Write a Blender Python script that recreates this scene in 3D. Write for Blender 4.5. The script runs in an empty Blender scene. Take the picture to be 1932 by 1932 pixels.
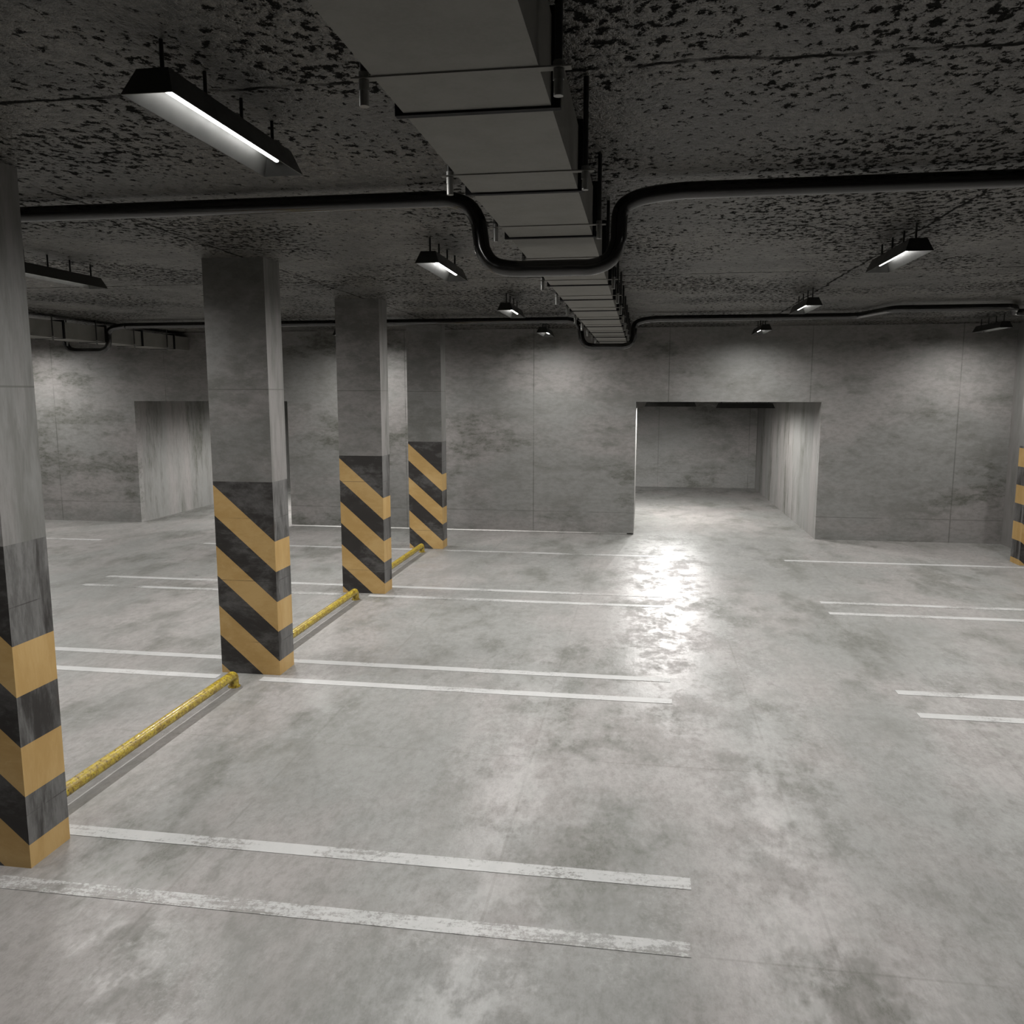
import bpy, math, random
from mathutils import Vector, Matrix
random.seed(4)
sc = bpy.context.scene
COL = sc.collection

# ------------------------------------------------------------------ view
sc.view_settings.view_transform = 'Standard'
sc.view_settings.look = 'None'
sc.view_settings.gamma = 1.0
sc.view_settings.exposure = 0.33
sc.view_settings.use_curve_mapping = False
sc.cycles.use_denoising = True
sc.cycles.use_light_tree = True
sc.cycles.max_bounces = 4
sc.cycles.diffuse_bounces = 2
sc.cycles.glossy_bounces = 2
sc.cycles.use_adaptive_sampling = True
sc.cycles.adaptive_threshold = .035
sc.cycles.adaptive_min_samples = 12
sc.cycles.sample_clamp_indirect = 4.0
sc.cycles.caustics_reflective = False
sc.cycles.caustics_refractive = False

w = bpy.data.worlds.new('world'); sc.world = w; w.use_nodes = True
w.node_tree.nodes['Background'].inputs[0].default_value = (0.0, 0.0, 0.0, 1)
w.node_tree.nodes['Background'].inputs[1].default_value = 0.0

# ------------------------------------------------------------------ numbers of the place (metres)
CEIL = 3.05          # main hall ceiling
BCEIL = 2.05         # ceiling of the passage behind the openings
LINT = 1.9815        # lintel height
WY = 12.49           # face of the back wall
RY = 19.15           # rear wall of the passage
XL, XR, YF = -13.0, 5.03, -4.0
OPL = (-8.1285, -5.515)
OPR = (-0.0973, 2.5156)
COLX0, COLW, COLD, COLY0, PITCH, PAINT = -3.1187, 0.4646, 0.2586, 3.0896, 2.6089, 1.4607

# ------------------------------------------------------------------ node helpers
class NT:
    def __init__(s, name):
        s.m = bpy.data.materials.new(name); s.m.use_nodes = True
        s.t = s.m.node_tree; s.t.nodes.clear()
        s.out = s.n('ShaderNodeOutputMaterial')
    def n(s, typ, **kw):
        nd = s.t.nodes.new(typ)
        for k, v in kw.items():
            if k == 'i':
                for kk, vv in v.items():
                    if isinstance(vv, bpy.types.NodeSocket): s.t.links.new(vv, nd.inputs[kk])
                    else: nd.inputs[kk].default_value = vv
            else: setattr(nd, k, v)
        return nd
    def math(s, op, a, b=None, c=None, clamp=False):
        nd = s.n('ShaderNodeMath', operation=op); nd.use_clamp = clamp
        for k, v in enumerate((a, b, c)):
            if v is None: continue
            if isinstance(v, bpy.types.NodeSocket): s.t.links.new(v, nd.inputs[k])
            else: nd.inputs[k].default_value = v
        return nd.outputs[0]
    def pos(s, scale=(1, 1, 1), loc=(0, 0, 0)):
        g = s.n('ShaderNodeNewGeometry')
        mp = s.n('ShaderNodeMapping', i={'Vector': g.outputs['Position'], 'Scale': scale, 'Location': loc})
        return mp.outputs[0]
    def xyz(s, v=None):
        if v is None: v = s.n('ShaderNodeNewGeometry').outputs['Position']
        return s.n('ShaderNodeSeparateXYZ', i={0: v}).outputs
    def noise(s, v, scale, detail=4, rough=.55, dist=0.0):
        return s.n('ShaderNodeTexNoise', i={'Vector': v, 'Scale': scale, 'Detail': detail, 'Roughness': rough, 'Distortion': dist}).outputs['Fac']
    def ramp(s, f, lo, hi, a=0.0, b=1.0):
        nd = s.n('ShaderNodeMapRange', i={'Value': f, 'From Min': lo, 'From Max': hi, 'To Min': a, 'To Max': b})
        nd.interpolation_type = 'SMOOTHSTEP'
        return nd.outputs[0]
    def mix(s, f, a, b):
        nd = s.n('ShaderNodeMix', data_type='RGBA')
        for k, v in ((0, f), (6, a), (7, b)):
            if isinstance(v, bpy.types.NodeSocket): s.t.links.new(v, nd.inputs[k])
            elif k == 0: nd.inputs[0].default_value = v
            else: nd.inputs[k].default_value = (*v, 1)
        return nd.outputs[2]
    def bump(s, h, strength, dist):
        return s.n('ShaderNodeBump', i={'Height': h, 'Strength': strength, 'Distance': dist}).outputs[0]
    def seam(s, c, off, period, width):
        # 1 on a thin line every period metres along coordinate c
        a = s.math('SUBTRACT', c, off - period / 2)
        a = s.math('FLOORED_MODULO', a, period)
        a = s.math('ABSOLUTE', s.math('SUBTRACT', a, period / 2))
        return s.ramp(a, width * .35, width, 1, 0)
    def pbr(s, color, rough, normal=None, metal=0.0, spec=0.5, emit=None, estr=0.0):
        i = {'Metallic': metal, 'Specular IOR Level': spec}
        i['Base Color'] = color if isinstance(color, bpy.types.NodeSocket) else (*color, 1)
        i['Roughness'] = rough
        if normal is not None: i['Normal'] = normal
        if emit: i['Emission Color'] = (*emit, 1); i['Emission Strength'] = estr
        b = s.n('ShaderNodeBsdfPrincipled', i=i)
        s.t.links.new(b.outputs[0], s.out.inputs[0])
        return s.m

def concrete_color(t, st, bright=1.0, fine_dark=.5, loc=(0, 0, 0), stain=1.0, blotch=1.1, midk=.8):
    """Base colour of cast concrete; st is the grain stretch (small = long along that axis)."""
    p = t.pos(st, loc)
    big = t.noise(p, blotch * .75, 4, .62)
    mid = t.noise(p, blotch * 2.4, 6, .74)
    fine = t.noise(p, 24, 4, .80)
    k = lambda r, g, b: (r * bright, g * bright, b * bright)
    c = t.mix(t.ramp(big, .42, .58), k(.290, .274, .266), k(.248, .247, .238))
    c = t.mix(t.ramp(mid, .45, .62, 0, midk), c, k(.192, .190, .178))
    # dark stains broken up by the fine grain
    sm = t.math('MULTIPLY', t.ramp(t.noise(p, blotch * 1.2, 6, .76), .51, .64), t.ramp(fine, .34, .60))
    c = t.mix(t.math('MULTIPLY', sm, fine_dark * stain), c, k(.085, .087, .070))
    # streaky grain everywhere, and small pits at its low ends
    c = t.mix(t.ramp(fine, .33, .60, .42, 0), c, k(.145, .142, .130))
    c = t.mix(t.ramp(fine, .60, .74, 0, .35), c, k(.36, .35, .34))
    return c, big, mid, fine

def wear_mask(t, st, loc=(0, 0, 0)):
    p = t.pos(st, loc)
    a = t.noise(p, .8, 5, .6); b = t.noise(t.pos((1, 1, 1), loc), 30, 8, .8)
    return t.math('MULTIPLY', t.ramp(a, .54, .66), t.ramp(b, .48, .62))

FLOOR_ST = (1.0, .50, 1.0)
def floor_parts(t):
    c, big, mid, fine = concrete_color(t, FLOOR_ST, 1.03, .60, (3.7, 1.4, 0), 1.0, .85, .55)
    x = t.xyz()
    sx = t.math('MULTIPLY', t.seam(x[0], .77, 1.365, .010), t.ramp(t.noise(t.pos(), 1.7, 3), .38, .56, .15, 1))
    sy = t.math('MULTIPLY', t.seam(x[1], 4.575, 1.63, .009), t.ramp(t.noise(t.pos((1, 1, 1), (9, 2, 1)), 1.3, 3), .38, .56, .15, 1))
    s = t.math('MAXIMUM', sx, sy)
    c = t.mix(t.math('MULTIPLY', s, .26), c, (.12, .115, .10))
    wm = wear_mask(t, (1, .8, 1), (5, 7, 0))
    c = t.mix(t.math('MULTIPLY', wm, .38), c, (.42, .41, .40))
    return c, big, mid, fine, s, wm

def mat_floor():
    t = NT('floor_concrete')
    c, big, mid, fine, s, wm = floor_parts(t)
    pol = t.noise(t.pos((.8, .55, 1), (2, 5, 0)), 3.2, 7, .80)
    m = t.ramp(pol, .43, .56)                       # polished where high, scuffed dull where low
    rough = t.math('ADD', t.math('MULTIPLY', m, -.17), .53)
    rough = t.math('ADD', rough, t.math('MULTIPLY', fine, .04))
    spec = t.math('ADD', t.math('MULTIPLY', m, .38), .10)
    h = t.noise(t.pos(FLOOR_ST), 16, 3, .75)
    return t.pbr(c, rough, t.bump(h, .30, .006), spec=spec)

def mat_line(worn, loc):
    t = NT('road_paint_%d' % int(worn * 100))
    c, big, mid, fine, s, wm = floor_parts(t)
    n1 = t.noise(t.pos((.7, 1, 1), loc), 2.2, 4, .6)
    n2 = t.noise(t.pos((1, 1, 1), loc), 34, 10, .85)
    n3 = t.noise(t.pos((.12, 1, 1), loc), 45, 3, .6)
    v = t.math('ADD', t.math('MULTIPLY', n1, .6), t.math('ADD', t.math('MULTIPLY', n2, .75), t.math('MULTIPLY', n3, .25)))
    thr = .70 + worn * .16
    m = t.ramp(v, thr - .06, thr + .05)
    pc = t.mix(t.ramp(mid, .35, .65), (.47, .466, .46), (.41, .41, .405))
    col = t.mix(m, c, pc)
    return t.pbr(col, .5, spec=.35)

def mat_wall(name, axis, bright=.62, loc=(0, 0, 0), seams=True):
    # axis 'x': wall runs along x (grain horizontal); 'y': runs along y (grain vertical, as boards)
    t = NT(name)
    st = (.45, 1, 1.0) if axis == 'x' else (1, 1.3, .22)
    c, big, mid, fine = concrete_color(t, st, bright, .85, loc, 1.0, 1.1)
    x = t.xyz()
    h = t.noise(t.pos(st), 14, 3, .75)
    if seams:
        sv = t.seam(x[0] if axis == 'x' else x[1], .37, 1.985, .011)
        sh = t.math('MULTIPLY', t.seam(x[2], .33, 8, .009), .8)
        s = t.math('MULTIPLY', t.math('MAXIMUM', sv, sh), t.ramp(t.noise(t.pos(), 1.9, 4), .36, .55, .2, 1))
        c = t.mix(t.math('MULTIPLY', s, .5), c, (.05, .048, .042))
    return t.pbr(c, t.ramp(fine, .3, .7, .42, .62), t.bump(h, .3, .006), spec=.35)

def mat_column(name, axis):
    t = NT(name)
    st = (.5, 1, 1) if axis == 'x' else (1, 1.2, .18)
    c, big, mid, fine = concrete_color(t, st, .80, .5, (11, 3, 5), .8, 1.6)
    x = t.xyz()
    s = t.math('MULTIPLY', t.seam(x[2], 2.13, 12, .006), .6)
    c = t.mix(s, c, (.08, .078, .07))
    h = t.noise(t.pos(st), 16, 3, .75)
    return t.pbr(c, t.ramp(fine, .3, .7, .42, .6), t.bump(h, .25, .005), spec=.35)

def mat_paint(name, face):
    """Ochre and black warning bands on the column base. face: front, left, right, back."""
    t = NT(name)
    x = t.xyz()
    per, band, z0 = .4555, .228, 1.021
    if face in ('front', 'back'):
        # slope down to the right across the column width, local x from the object
        tc = t.n('ShaderNodeTexCoord').outputs['Object']
        lx = t.xyz(tc)[0]
        k = -.89 if face == 'front' else -.89
        zz = t.math('SUBTRACT', x[2], t.math('MULTIPLY', t.math('SUBTRACT', lx, COLW), k))
    elif face == 'left':
        zz = t.math('SUBTRACT', x[2], .414)
    else:
        zz = t.math('ADD', x[2], 0.0)
    ph = t.math('FLOORED_MODULO', t.math('SUBTRACT', zz, z0 - band), per)
    inb = t.math('LESS_THAN', ph, band)
    inb = t.math('MULTIPLY', inb, t.math('LESS_THAN', zz, z0 + .004))
    st = (.5, 1, 1) if face in ('front', 'back') else (1, 1, .22)
    fine = t.noise(t.pos(st), 24, 7, .75)
    wear = t.noise(t.pos(st, (2, 8, 3)), 4.5, 8, .72, .3)
    big = t.noise(t.pos((1, 1, .7), (4, 4, 4)), 2.2, 4)
    lo, hi, wc = (.37, .55, (.165, .162, .158)) if face in ('left', 'right') else (.46, .62, (.095, .092, .090))
    dark = t.mix(t.ramp(wear, lo, hi), (.030, .027, .025), wc)
    dark = t.mix(t.ramp(fine, .35, .65, .55, 0), dark, (.020, .018, .017))
    dark = t.mix(t.ramp(big, .60, .66, 0, .6), dark, (.060, .048, .040))
    och = t.mix(t.ramp(wear, .38, .64), (.42, .265, .095), (.50, .335, .14))
    och = t.mix(t.ramp(fine, .55, .75, 0, .35), och, (.60, .44, .24))
    crack = t.math('MULTIPLY', t.seam(x[2], .72, .47, .004), t.ramp(wear, .45, .6, 0, .6))
    col = t.mix(inb, dark, och)
    col = t.mix(crack, col, (.02, .018, .016))
    return t.pbr(col, t.ramp(fine, .3, .7, .45, .65), spec=.35)

def mat_ceiling():
    t = NT('ceiling_concrete')
    p = t.pos((1.0, .75, 1))
    dens = t.noise(t.pos((1, 1, 1), (5.2, 2.6, 0)), .7, 4, .6)
    n = t.noise(t.pos((1.15, .9, 1), (3, 1, 0)), 22, 6, .72)
    thr = t.ramp(dens, .36, .60, .385, .49)
    pit = t.ramp(t.math('SUBTRACT', n, thr), -.03, .015, 1, 0)
    n2 = t.noise(t.pos((.8, .6, 1), (8, 8, 8)), 5.0, 6, .66)
    pit2 = t.ramp(n2, .285, .305, 1, 0)
    pits = t.math('MAXIMUM', pit, pit2)
    x = t.xyz()
    wob = t.math('MULTIPLY', t.math('SUBTRACT', t.noise(t.pos(), 2.4, 5, .7), .5), .14)
    sx = t.seam(t.math('ADD', x[0], wob), 1.58, 4.38, .015)
    sy = t.seam(t.math('ADD', x[1], wob), 2.62, 4.4, .018)
    s = t.math('MULTIPLY', t.math('MAXIMUM', sx, sy), t.ramp(t.noise(t.pos(), 5, 4), .36, .52, .25, 1))
    pits = t.math('MAXIMUM', pits, s)
    tone = t.noise(p, 1.3, 6, .68)
    fine = t.noise(p, 34, 5, .8)
    c = t.mix(t.ramp(tone, .40, .60), (.150, .140, .122), (.088, .087, .081))
    c = t.mix(t.ramp(fine, .40, .60, .85, 0), c, (.040, .038, .033))  # shading of the small lumps put into the colour as fine dark mottling
    c = t.mix(t.math('MULTIPLY', pits, .97), c, (.004, .004, .0035))
    h = t.noise(t.pos((1.15, .9, 1), (3, 1, 0)), 22, 4, .72)
    rough = t.math('ADD', t.ramp(tone, .35, .65, .27, .42), t.math('MULTIPLY', pits, .5), clamp=True)
    return t.pbr(c, rough, t.bump(h, 1.0, .026), spec=t.math('SUBTRACT', .6, t.math('MULTIPLY', pits, .55)))

def mat_duct():
    t = NT('duct_sheet')
    n = t.noise(t.pos((1, 1, 1)), 6, 8, .7); f = t.noise(t.pos(), 90, 3, .6)
    c = t.mix(t.ramp(n, .35, .65), (.190, .186, .170), (.222, .217, .200))
    c = t.mix(t.ramp(f, .4, .65, 0, .3), c, (.23, .225, .21))
    return t.pbr(c, .62, t.bump(f, .06, .002), spec=.25)

def mat_metal(name, col, rough, metal=.0, spec=.5):
    t = NT(name)
    n = t.noise(t.pos(), 18, 5, .7)
    c = t.mix(t.ramp(n, .35, .65), col, tuple(v * 1.35 for v in col))
    return t.pbr(c, t.ramp(n, .3, .7, rough - .05, rough + .07), metal=metal, spec=spec)

def mat_yellow():
    t = NT('yellow_enamel')
    q = t.pos()
    n = t.noise(q, 22, 7, .72, .6); n2 = t.noise(q, 60, 4, .7)
    c = t.mix(t.ramp(n, .42, .60), (.46, .35, .04), (.25, .165, .018))
    c = t.mix(t.ramp(n2, .52, .62, 0, .85), c, (.09, .055, .012))
    c = t.mix(t.ramp(n, .60, .68, 0, .7), c, (.16, .10, .02))
    return t.pbr(c, t.ramp(n, .35, .6, .22, .38), t.bump(n, .05, .002), spec=.6)

def mat_tube(on):
    t = NT('tube_lit' if on else 'tube_unlit')
    if on: return t.pbr((.9, .9, .9), .4, emit=(1.0, .99, .96), estr=12.0)
    return t.pbr((.55, .55, .54), .35)

M = dict(
    floor=mat_floor(), ceil=mat_ceiling(), duct=mat_duct(),
    wallx=mat_wall('wall_concrete_long_grain', 'x', .88),
    wally=mat_wall('wall_concrete_board_grain', 'y', .82, (6, 2, 0), False),
    colx=mat_column('column_concrete_face', 'x'), coly=mat_column('column_concrete_side', 'y'),
    pf=mat_paint('band_paint_front', 'front'), pb=mat_paint('band_paint_back', 'back'),
    pl=mat_paint('band_paint_left', 'left'), pr=mat_paint('band_paint_right', 'right'),
    black=mat_metal('black_pipe_enamel', (.007, .0068, .006), .15, .0, .9),
    flange=mat_metal('flange_dark_steel', (.010, .010, .011), .7, .0, .2),
    zinc=mat_metal('zinc_steel', (.20, .20, .19), .38, .35),
    rod=mat_metal('rod_dark_steel', (.02, .02, .019), .45),
    hood=mat_metal('lamp_hood_dark', (.030, .030, .028), .42),
    hoodin=mat_metal('lamp_hood_inside', (.035, .035, .033), .42, .0, .4),
    yellow=mat_yellow(), on=mat_tube(True), off=mat_tube(False),
    l1=mat_line(.55, (3, 1, 0)), l2=mat_line(.30, (6, 2, 0)), l3=mat_line(.08, (1, 9, 0)),
)

# ------------------------------------------------------------------ geometry helpers
class G:
    def __init__(s): s.v = []; s.f = []; s.mi = []; s.sm = []
    def add(s, vs, fs, mi=0, smooth=False):
        b = len(s.v); s.v += [tuple(v) for v in vs]
        for k, f in enumerate(fs):
            s.f.append([b + i for i in f]); s.mi.append(mi[k] if isinstance(mi, (list, tuple)) else mi); s.sm.append(smooth)
        return s
    def box(s, x0, x1, y0, y1, z0, z1, mi=0):
        # faces: bottom, top, front(-y), right(+x), back(+y), left(-x)
        v = [(x0, y0, z0), (x1, y0, z0), (x1, y1, z0), (x0, y1, z0), (x0, y0, z1), (x1, y0, z1), (x1, y1, z1), (x0, y1, z1)]
        f = [(0, 3, 2, 1), (4, 5, 6, 7), (0, 1, 5, 4), (1, 2, 6, 5), (2, 3, 7, 6), (3, 0, 4, 7)]
        return s.add(v, f, mi)
    def cyl(s, a, b, r, n=16, mi=0, r2=None):
        a = Vector(a); b = Vector(b); d = (b - a).normalized()
        u = d.orthogonal().normalized(); w_ = d.cross(u); r2 = r if r2 is None else r2
        v = []
        for c, rr in ((a, r), (b, r2)):
            for k in range(n):
                an = 2 * math.pi * k / n; v.append(c + u * math.cos(an) * rr + w_ * math.sin(an) * rr)
        f = [(k, (k + 1) % n, n + (k + 1) % n, n + k) for k in range(n)]
        s.add(v, f, mi, True)
        s.add(v[:n], [tuple(reversed(range(n)))], mi); s.add(v[n:], [tuple(range(n))], mi)
        return s
    def sweep(s, pts, r, n=20, mi=0, caps=True):
        pts = [Vector(p) for p in pts]
        m = len(pts); tang = []
        for k in range(m):
            a = pts[max(0, k - 1)]; b = pts[min(m - 1, k + 1)]; tang.append((b - a).normalized())
        u = tang[0].orthogonal().normalized(); rings = []
        for k in range(m):
            u = (u - tang[k] * u.dot(tang[k])).normalized(); w_ = tang[k].cross(u)
            rings.append([pts[k] + u * math.cos(2 * math.pi * j / n) * r + w_ * math.sin(2 * math.pi * j / n) * r for j in range(n)])
        v = [p for ring in rings for p in ring]; f = []
        for k in range(m - 1):
            for j in range(n):
                f.append((k * n + j, k * n + (j + 1) % n, (k + 1) * n + (j + 1) % n, (k + 1) * n + j))
        s.add(v, f, mi, True)
        if caps: s.add(rings[0], [tuple(reversed(range(n)))], mi); s.add(rings[-1], [tuple(range(n))], mi)
        return s
    def build(s, name, mats, parent=None, loc=None):
        me = bpy.data.meshes.new(name); me.from_pydata(s.v, [], s.f)
        if not isinstance(mats, (list, tuple)): mats = [mats]
        for m_ in mats: me.materials.append(m_)
        for p, mi, sm in zip(me.polygons, s.mi, s.sm): p.material_index = mi; p.use_smooth = sm
        me.update()
        o = bpy.data.objects.new(name, me); COL.objects.link(o)
        if parent: o.parent = parent
        if loc: o.location = loc
        return o

def rounded(pts, rad, seg=8):
    """Polyline with each inner corner rounded by rad (number or list)."""
    pts = [Vector(p) for p in pts]; out = [pts[0]]
    for k in range(1, len(pts) - 1):
        r = rad[k - 1] if isinstance(rad, (list, tuple)) else rad
        a, b, c = pts[k - 1], pts[k], pts[k + 1]
        d1 = (a - b).normalized(); d2 = (c - b).normalized()
        t = min(r, (a - b).length * .49, (c - b).length * .49)
        p0 = b + d1 * t; p1 = b + d2 * t
        for j in range(seg + 1):
            q = j / seg; out.append(p0 * (1 - q) ** 2 + b * 2 * q * (1 - q) + p1 * q * q)
    out.append(pts[-1]); return out

def catmull(P, seg=6):
    P = [Vector(p) for p in P]; out = []
    for k in range(len(P) - 1):
        p0 = P[max(0, k - 1)]; p1 = P[k]; p2 = P[k + 1]; p3 = P[min(len(P) - 1, k + 2)]
        for j in range(seg):
            t = j / seg
            out.append(.5 * ((2 * p1) + (p2 - p0) * t + (2 * p0 - 5 * p1 + 4 * p2 - p3) * t * t + (3 * p1 - p0 - 3 * p2 + p3) * t ** 3))
    out.append(P[-1]); return out

def empty(name, loc, rz=0.0):
    o = bpy.data.objects.new(name, None); COL.objects.link(o); o.location = loc; o.rotation_euler = (0, 0, rz)
    o.empty_display_size = .1; return o
def tag(o, label, cat, group=None):
    o['label'] = label; o['category'] = cat
    if group: o['group'] = group
    return o
def struct(o): o['kind'] = 'structure'; return o

# ------------------------------------------------------------------ the setting
g = G().box(XL - .2, XR + .2, YF - .2, RY + .2, -.15, 0); struct(g.build('floor', M['floor']))
g = G().box(XL - .2, XR + .2, YF - .2, WY + .01, CEIL, CEIL + .2); struct(g.build('ceiling', M['ceil']))
g = G().box(OPL[0] - .3, OPR[1] + .3, WY + .12, RY + .2, BCEIL, BCEIL + .2); struct(g.build('ceiling', M['ceil']))

T = .12; WB = WY + T; GAP = .022
g = G()
g.box(XL - .2, OPL[0], WY, WB, 0, CEIL)
g.box(OPL[0], OPL[1], WY, WB, LINT, CEIL)
g.box(OPL[1], OPR[0], WY, WY + .05, GAP, CEIL)      # this panel stands a finger's width off the floor
g.box(OPR[0], OPR[1], WY, WB, LINT, CEIL)
g.box(OPR[1], XR + .2, WY, WB, 0, CEIL)
# reveals carry the same concrete
struct(g.build('wall_back', M['wallx']))
g = G().box(OPL[0] - .2, OPL[0], WB, RY, 0, BCEIL); struct(g.build('wall_passage_left', M['wally']))
g = G().box(OPR[1], OPR[1] + .2, WB, RY, 0, BCEIL); struct(g.build('wall_passage_right', M['wally']))
g = G().box(OPL[0] - .2, OPR[1] + .2, RY, RY + .2, 0, BCEIL); struct(g.build('wall_rear', M['wallx']))
g = G().box(OPR[0] - .10, OPR[0], WY + .05, 15.0, 0, BCEIL); struct(g.build('wall_partition', M['wally']))
g = G().box(XR, XR + .2, YF, WY, 0, CEIL); struct(g.build('wall_right', M['wally']))
g = G().box(XL - .2, XL, YF, WY, 0, CEIL); struct(g.build('wall_left', M['wally']))
g = G().box(XL, XR, YF - .2, YF, 0, CEIL); struct(g.build('wall_front', M['wallx']))

# ------------------------------------------------------------------ columns
def column(x0, y0, label, group, wd=COLW):
    root = tag(empty('concrete_column', (x0, y0, 0)), label, 'column', group)
    e = 0.0
    s = G().box(0, wd, 0, COLD, PAINT, CEIL, [0, 0, 0, 1, 0, 1]).build('shaft', [M['colx'], M['coly']], root)
    b = G().box(0, wd, 0, COLD, 0, PAINT, [0, 0, 0, 1, 2, 3]).build('painted_base', [M['pf'], M['pr'], M['pb'], M['pl']], root)
    b['label'] = 'ochre and black diagonal warning bands on the column base'
    return root
GC = 'square concrete columns with ochre and black striped bases'
names = ['nearest and largest striped concrete column, cut off by the left photo edge',
         'second concrete column of the row, behind the nearest yellow wheel stop bar',
         'third concrete column of the row, between the two middle lamps and the left opening',
         'farthest concrete column of the left row, standing just before the back wall']
for k in range(4): column(COLX0, COLY0 + PITCH * k, names[k], GC)
column(4.632, COLY0 + PITCH * 3 + .02, 'striped concrete column at the right photo edge, against the right wall', GC, .395)

# ------------------------------------------------------------------ parking lines
LW = .088; GL = 'white painted parking bay lines on the floor'
def line(x0, x1, yc, mat, label):
    o = G().box(0, x1 - x0, -LW / 2, LW / 2, 0, .0015).build('parking_line', M[mat], None, (x0, yc, .0005))
    tag(o, label, 'road marking', GL)
line(-6.1, .225, 2.978, 'l1', 'nearest and most worn white parking line, flaking, passing in front of the nearest column')
line(-6.1, .25, 3.420, 'l2', 'broad white parking line at the foot of the nearest column, beyond the worn one')
line(-6.1, -3.10, 5.601, 'l3', 'white parking line left of the second column, ending at the nearest yellow bar tip')
line(-2.76, .244, 5.601, 'l2', 'white parking line starting at the front foot of the second column, running right')
line(-6.1, .243, 6.037, 'l3', 'white parking line passing just behind the second column')
line(-6.1, -3.10, 8.212, 'l1', 'faint white parking line left of the third column, ending at the middle yellow bar')
line(-2.80, .244, 8.212, 'l2', 'white parking line starting at the front foot of the third column, running right')
line(-6.1, .244, 8.640, 'l2', 'white parking line passing just behind the third column')
line(-6.1, -3.06, 10.82, 'l3', 'white parking line left of the farthest column')
line(-2.62, .244, 10.82, 'l1', 'thin worn white parking line right of the farthest column')
line(-12.4, -7.72, 10.84, 'l3', 'short white parking line far left, right beside the nearest column shaft')
line(1.84, 4.98, 5.598, 'l3', 'nearest white parking line at the right photo edge')
line(1.825, 4.98, 6.030, 'l3', 'second nearest white parking line at the right photo edge, parallel to the nearest')
line(1.82, 4.98, 8.205, 'l2', 'nearer white line of the right hand middle pair')
line(1.825, 4.98, 8.635, 'l1', 'farther faint white line of the right hand middle pair')
line(1.82, 4.98, 10.80, 'l3', 'farthest right hand white parking line, ending at the striped right column')

# ------------------------------------------------------------------ yellow wheel stops
GB = 'yellow pipe wheel stops on the floor between the columns'
def stop(y0, y1, label):
    root = tag(empty('wheel_stop', (-2.88, y0, 0)), label, 'wheel stop', GB)
    L = y1 - y0; z = .088
    P = rounded([(0, 0, .002), (0, 0, z), (0, L, z), (0, L, .002)], [.062, .062], 10)
    G().sweep(P, .034, 24).build('bent_pipe', M['yellow'], root)
    for y in (0, L):
        gg = G(); gg.cyl((0, 0, .0), (0, 0, .007), .043, 24); o = gg.build('foot_plate', M['yellow'], root, (0, y, 0))
stop(3.53, 5.42, 'yellow pipe wheel stop nearest the camera, from the first column to the second')
stop(3.53 + PITCH, 8.03, 'middle yellow pipe wheel stop, from the second column to the third')
stop(3.53 + 2 * PITCH, 10.66, 'farthest short looking yellow pipe wheel stop, from the third column to the last')

# ------------------------------------------------------------------ ventilation ducts
DX0, DX1, DZ0, DZ1 = -.594, -.231, 2.78, 2.98
def duct(dx, label):
    root = tag(empty('ventilation_duct', (dx, 0, 0)), label, 'air duct', 'square sheet metal air ducts under the ceiling')
    body = G().box(DX0, DX1, YF + .02, WY - .005, DZ0, DZ1).build('duct_body', M['duct'], root)
    # prototype pieces, then copies
    e = .022; fl = G()
    fl.box(DX0 - e, DX1 + e, 0, .022, DZ0 - .006, DZ0); fl.box(DX0 - e, DX1 + e, 0, .022, DZ1, DZ1 + e)
    fl.box(DX0 - e, DX0, 0, .022, DZ0, DZ1); fl.box(DX1, DX1 + e, 0, .022, DZ0, DZ1)
    flo = fl.build('flange', M['flange'], root, (0, 2.09, 0))
    hb = G().box(DX0 - .048, DX1 + .068, 0, .024, DZ0 - .0035, DZ0 - .0005).build('hanger_bar', M['duct'], root, (0, 1.845, 0))
    pieces = []
    for sx in (DX0 - .022, DX1 + .041):
        pieces.append(G().cyl((sx, .013, DZ0 - .04), (sx, .013, CEIL), .0085, 12).build('threaded_rod', M['rod'], hb))
        pieces.append(G().cyl((sx, .013, DZ0 - .026), (sx, .013, DZ0 - .005), .0125, 6).cyl((sx, .013, DZ0 - .0005), (sx, .013, DZ0 + .012), .0125, 6).build('nut', M['zinc'], hb))
        pieces.append(G().cyl((sx, .013, DZ0 - .058), (sx, .013, DZ0 - .026), .0105, 14).build('rod_end', M['zinc'], hb))
    y = 2.09; k = 0
    for k in list(range(-3, 0)) + list(range(1, 13)):
        yy = 2.09 + .8287 * k
        f = flo.copy(); f.location = (0, yy, 0); COL.objects.link(f); f.parent = root
    for k in list(range(-3, 0)) + list(range(1, 13)):
        h = hb.copy(); h.location = (0, 1.845 + .8287 * k, 0); COL.objects.link(h); h.parent = root
        for p_ in pieces:
            c = p_.copy(); COL.objects.link(c); c.parent = h
    return root
duct(0.0, 'big grey square air duct overhead, running from top photo edge to back wall')
duct(-6.89, 'dark square air duct far left, seen side on right of the nearest column')

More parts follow.
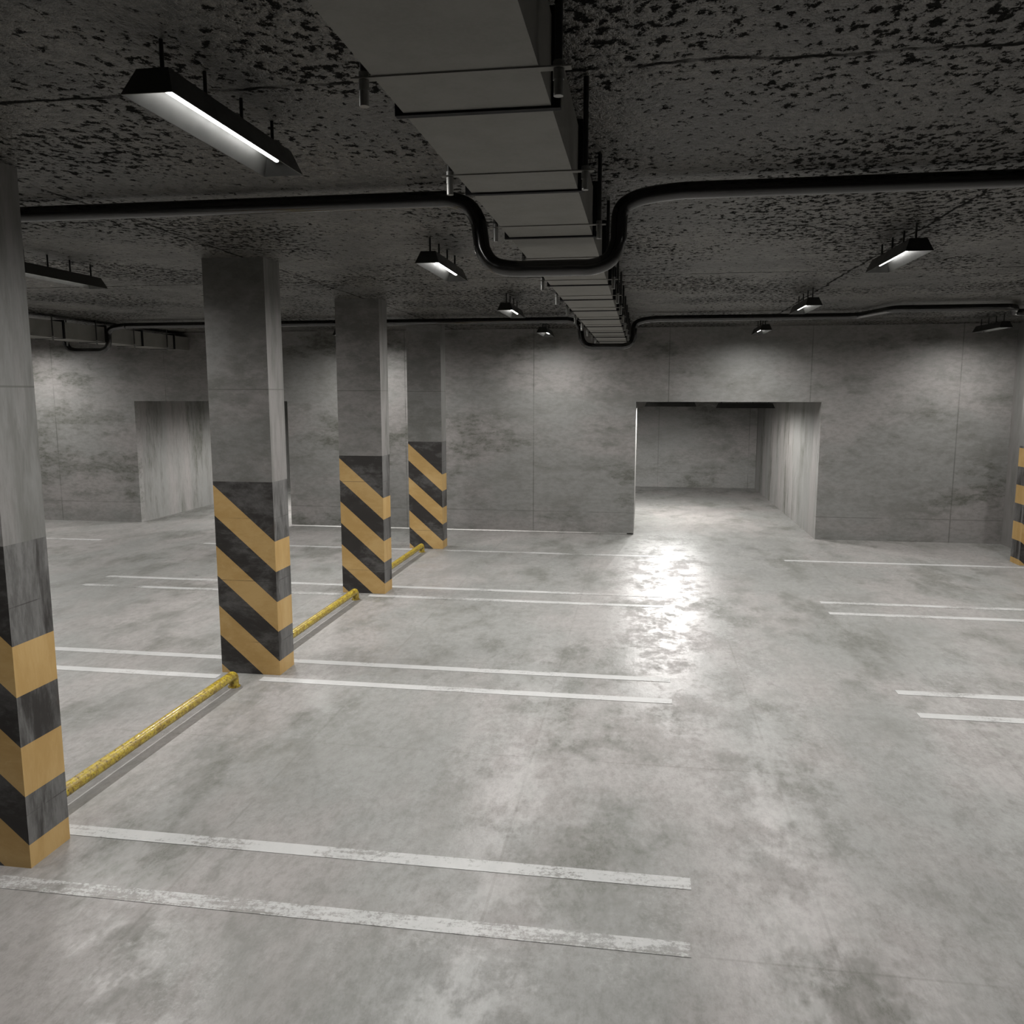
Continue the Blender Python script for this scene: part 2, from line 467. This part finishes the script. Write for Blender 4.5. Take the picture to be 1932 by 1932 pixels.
# ------------------------------------------------------------------ black pipes
PR = .037
def upath(y, sx, zt=2.99):
    """A dip of the pipe under a duct; returns points from left to right."""
    q = [(-1.00, zt), (-.90, zt - .004), (-.815, zt - .035), (-.770, zt - .10), (-.757, zt - .17), (-.745, zt - .235), (-.700, zt - .295), (-.62, zt - .318), (-.50, zt - .32),
         (-.33, zt - .32), (-.235, zt - .318), (-.160, zt - .285), (-.127, zt - .215), (-.123, zt - .15), (-.117, zt - .085), (-.085, zt - .045), (-.01, zt - .018), (.12, zt - .003), (.25, zt)]
    return [(x + sx, y, z) for x, z in q]
SH = -6.89
y1 = 3.92
p1 = [(XL + .01, y1, 2.99), (-9.0, y1, 2.99)] + upath(y1, SH) + [(-5.5, y1, 2.99), (-3.4, y1, 2.99), (-1.4, y1, 2.99)] + upath(y1, 0) + [(.8, y1, 2.99), (2.4, y1, 2.99), (XR - .01, y1, 2.99)]
o = G().sweep(catmull(p1, 5), PR, 28).build('ceiling_pipe', M['black'])
tag(o, 'thick black ceiling pipe nearest the camera, dipping below the big duct', 'pipe', 'black pipes across the ceiling')
y2 = 10.3
p2 = [(XL + .01, y2, 2.985), (-9.0, y2, 2.985)] + upath(y2, SH, 2.985) + [(-5.5, y2, 2.985), (-3.4, y2, 2.985), (-1.4, y2, 2.985)] + upath(y2, 0, 2.985) + \
     [(.8, y2, 2.985), (1.8, y2, 2.985)] 
p2 = catmull(p2, 5) + rounded([(1.9, y2, 2.985), (2.42, y2, 2.985), (2.60, 9.5, 2.985), (3.78, 9.5, 2.985), (4.0, 10.1, 2.985), (XR - .01, 10.1, 2.985)], [.12, .12, .12, .12], 6)
o = G().sweep(p2, PR, 20).build('ceiling_pipe', M['black'])
tag(o, 'thin looking far black pipe, dipping below the far end of the big duct', 'pipe', 'black pipes across the ceiling')

# ------------------------------------------------------------------ lamps
GLAMP = 'hooded strip lamps hanging on rods'
def make_lamp():
    root = empty('strip_lamp', (0, 0, 0))
    ZT, ZR = -.090, -.165          # hood top and rim below the ceiling
    a, b, c, d = .075, .430, .046, .395
    def ring(hx, hy, z): return [(-hx, -hy, z), (hx, -hy, z), (hx, hy, z), (-hx, hy, z)]
    t = .004
    out_b = ring(a, b, ZR); out_t = ring(c, d, ZT); in_b = ring(a - t, b - t, ZR); in_t = ring(c - t, d - t, ZT - t)
    v = out_b + out_t + in_b + in_t; f = []; mi = []
    for k in range(4):
        n = (k + 1) % 4
        f.append((k, n, 4 + n, 4 + k)); mi.append(0)
        f.append((8 + n, 8 + k, 12 + k, 12 + n)); mi.append(1)
        f.append((n, k, 8 + k, 8 + n)); mi.append(0)
    f.append((4, 5, 6, 7)); mi.append(0); f.append((15, 14, 13, 12)); mi.append(1)
    hd = G().add(v, f, mi).build('hood', [M['hood'], M['hoodin']], root)
    tb = G().cyl((0, -.375, -.121), (0, .375, -.121), .0100, 14).build('light_tube', M['on'], root)
    hol = G().box(-.010, .010, -.385, -.372, -.128, ZT - t).box(-.010, .010, .372, .385, -.128, ZT - t).build('tube_holder', M['hood'], root)
    rods = [G().cyl((0, y, ZT), (0, y, 0), .006, 10).build('hanging_rod', M['rod'], root) for y in (-.345, -.115, .115, .345)]
    return root, [hd, tb, hol] + rods
lamp0, lparts = make_lamp(); used = [False]
def lamp(x, y, z, label, power, on=True, rz=0.0, blend=1.0):
    if not used[0]:
        r = lamp0; used[0] = True
        if not on: raise RuntimeError('first lamp must be lit')
    else:
        r = lamp0.copy(); COL.objects.link(r)
        for p_ in lparts:
            c = p_.copy(); COL.objects.link(c); c.parent = r
            if p_.name.startswith('light_tube') and not on:
                c.data = p_.data.copy(); c.data.materials[0] = M['off']
    r.location = (x, y, z); r.rotation_euler = (0, 0, rz); tag(r, label, 'lamp', GLAMP)
    if on:
        n = 5
        for k in range(n):
            key = 'lamp_glow_%d_%d' % (int(power * 100), int(blend * 100))
            ld = bpy.data.lights.get(key)
            if ld is None:
                ld = bpy.data.lights.new(key, 'SPOT'); ld.energy = power / n; ld.spot_size = math.pi; ld.spot_blend = blend
                ld.shadow_soft_size = 0.0; ld.color = (1.0, .985, .955)
            lo = bpy.data.objects.new('lamp_light', ld); COL.objects.link(lo); lo.parent = r
            lo.location = (0, -.32 + .64 * k / (n - 1), -.172)
    return r
LP = 140.0
rows = [2.585, 5.50, 8.42, 11.40]
lab = {
 (-1.312, 0): 'largest glowing strip lamp, upper left beside the big duct',
 (-1.312, 1): 'glowing strip lamp left of the duct, second in its row, beside the pipe bend',
 (-1.312, 2): 'small glowing strip lamp left of the duct, third in its row',
 (-1.312, 3): 'tiny lit strip lamp left of the duct end, last before the back wall',
 (1.50, 1): 'glowing strip lamp at upper right, the largest one right of the duct',
 (1.50, 2): 'small glowing strip lamp right of the duct, second in its row',
 (1.50, 3): 'tiny lit strip lamp above the right opening, last in its row',
 (-4.09, 1): 'strip lamp seen from its dark side between the two nearest columns',
 (-4.09, 3): 'far strip lamp half hidden beside the third column top',
 (-4.09, 2): 'strip lamp hidden from view behind the second column top',
 (4.28, 3): 'dim distant strip lamp near the right photo edge by the back wall',
}
for (x, k), s in lab.items(): lamp(x, rows[k], CEIL, s, LP * (1.3 if x < -4 else 1.0) * (1.0, 1, 1.05, .72)[k])
for x, k, s in ((1.50, 0, 'strip lamp past the upper right photo edge, right of the duct'), (4.28, 1, 'strip lamp past the right photo edge, middle of the hall'),
                (4.28, 2, 'strip lamp past the right photo edge, farther down the hall'), (-4.09, 0, 'strip lamp past the left photo edge beside the nearest column')):
    lamp(x, rows[k], CEIL, s, LP * (.55 if k == 0 else 1.0))
for k in (0, 1, 2, 3): lamp(-9.7, rows[k], CEIL, 'unseen strip lamp added to brighten the left floor, %s' % ('nearest the front wall', 'second from the front wall', 'second from the back wall', 'nearest the back wall')[k], LP * (2.0, 2.0, 1.8, 1.1)[k])  # row added out of view to brighten the left side of the hall
# passage behind the wall
lamp(.46, 14.45, BCEIL, 'bright lamp hidden behind the lintel, left end of the right opening', LP * 2.3, True, math.pi / 2, .3)
lamp(1.515, 13.0, BCEIL, 'unlit strip lamp hanging crosswise just inside the right opening', LP, False, math.pi / 2)
lamp(-2.6, 13.9, BCEIL, 'lamp hidden behind the back wall between the two openings', LP * 2.4, True, math.pi / 2, .5)
lamp(-5.2, 14.6, BCEIL, 'lamp hidden behind the lintel of the left opening', LP * 2.6, True, math.pi / 2, .4)

# ------------------------------------------------------------------ camera
cam = bpy.data.cameras.new('camera'); co = bpy.data.objects.new('camera', cam); COL.objects.link(co)
cam.sensor_fit = 'HORIZONTAL'; cam.sensor_width = 36.0; cam.lens = 1571.998 / 1932 * 36.0; cam.clip_start = .02
co.location = (0, 0, 2.1)
co.rotation_euler = (math.pi / 2 - .1411, 0, .1544)
sc.camera = co
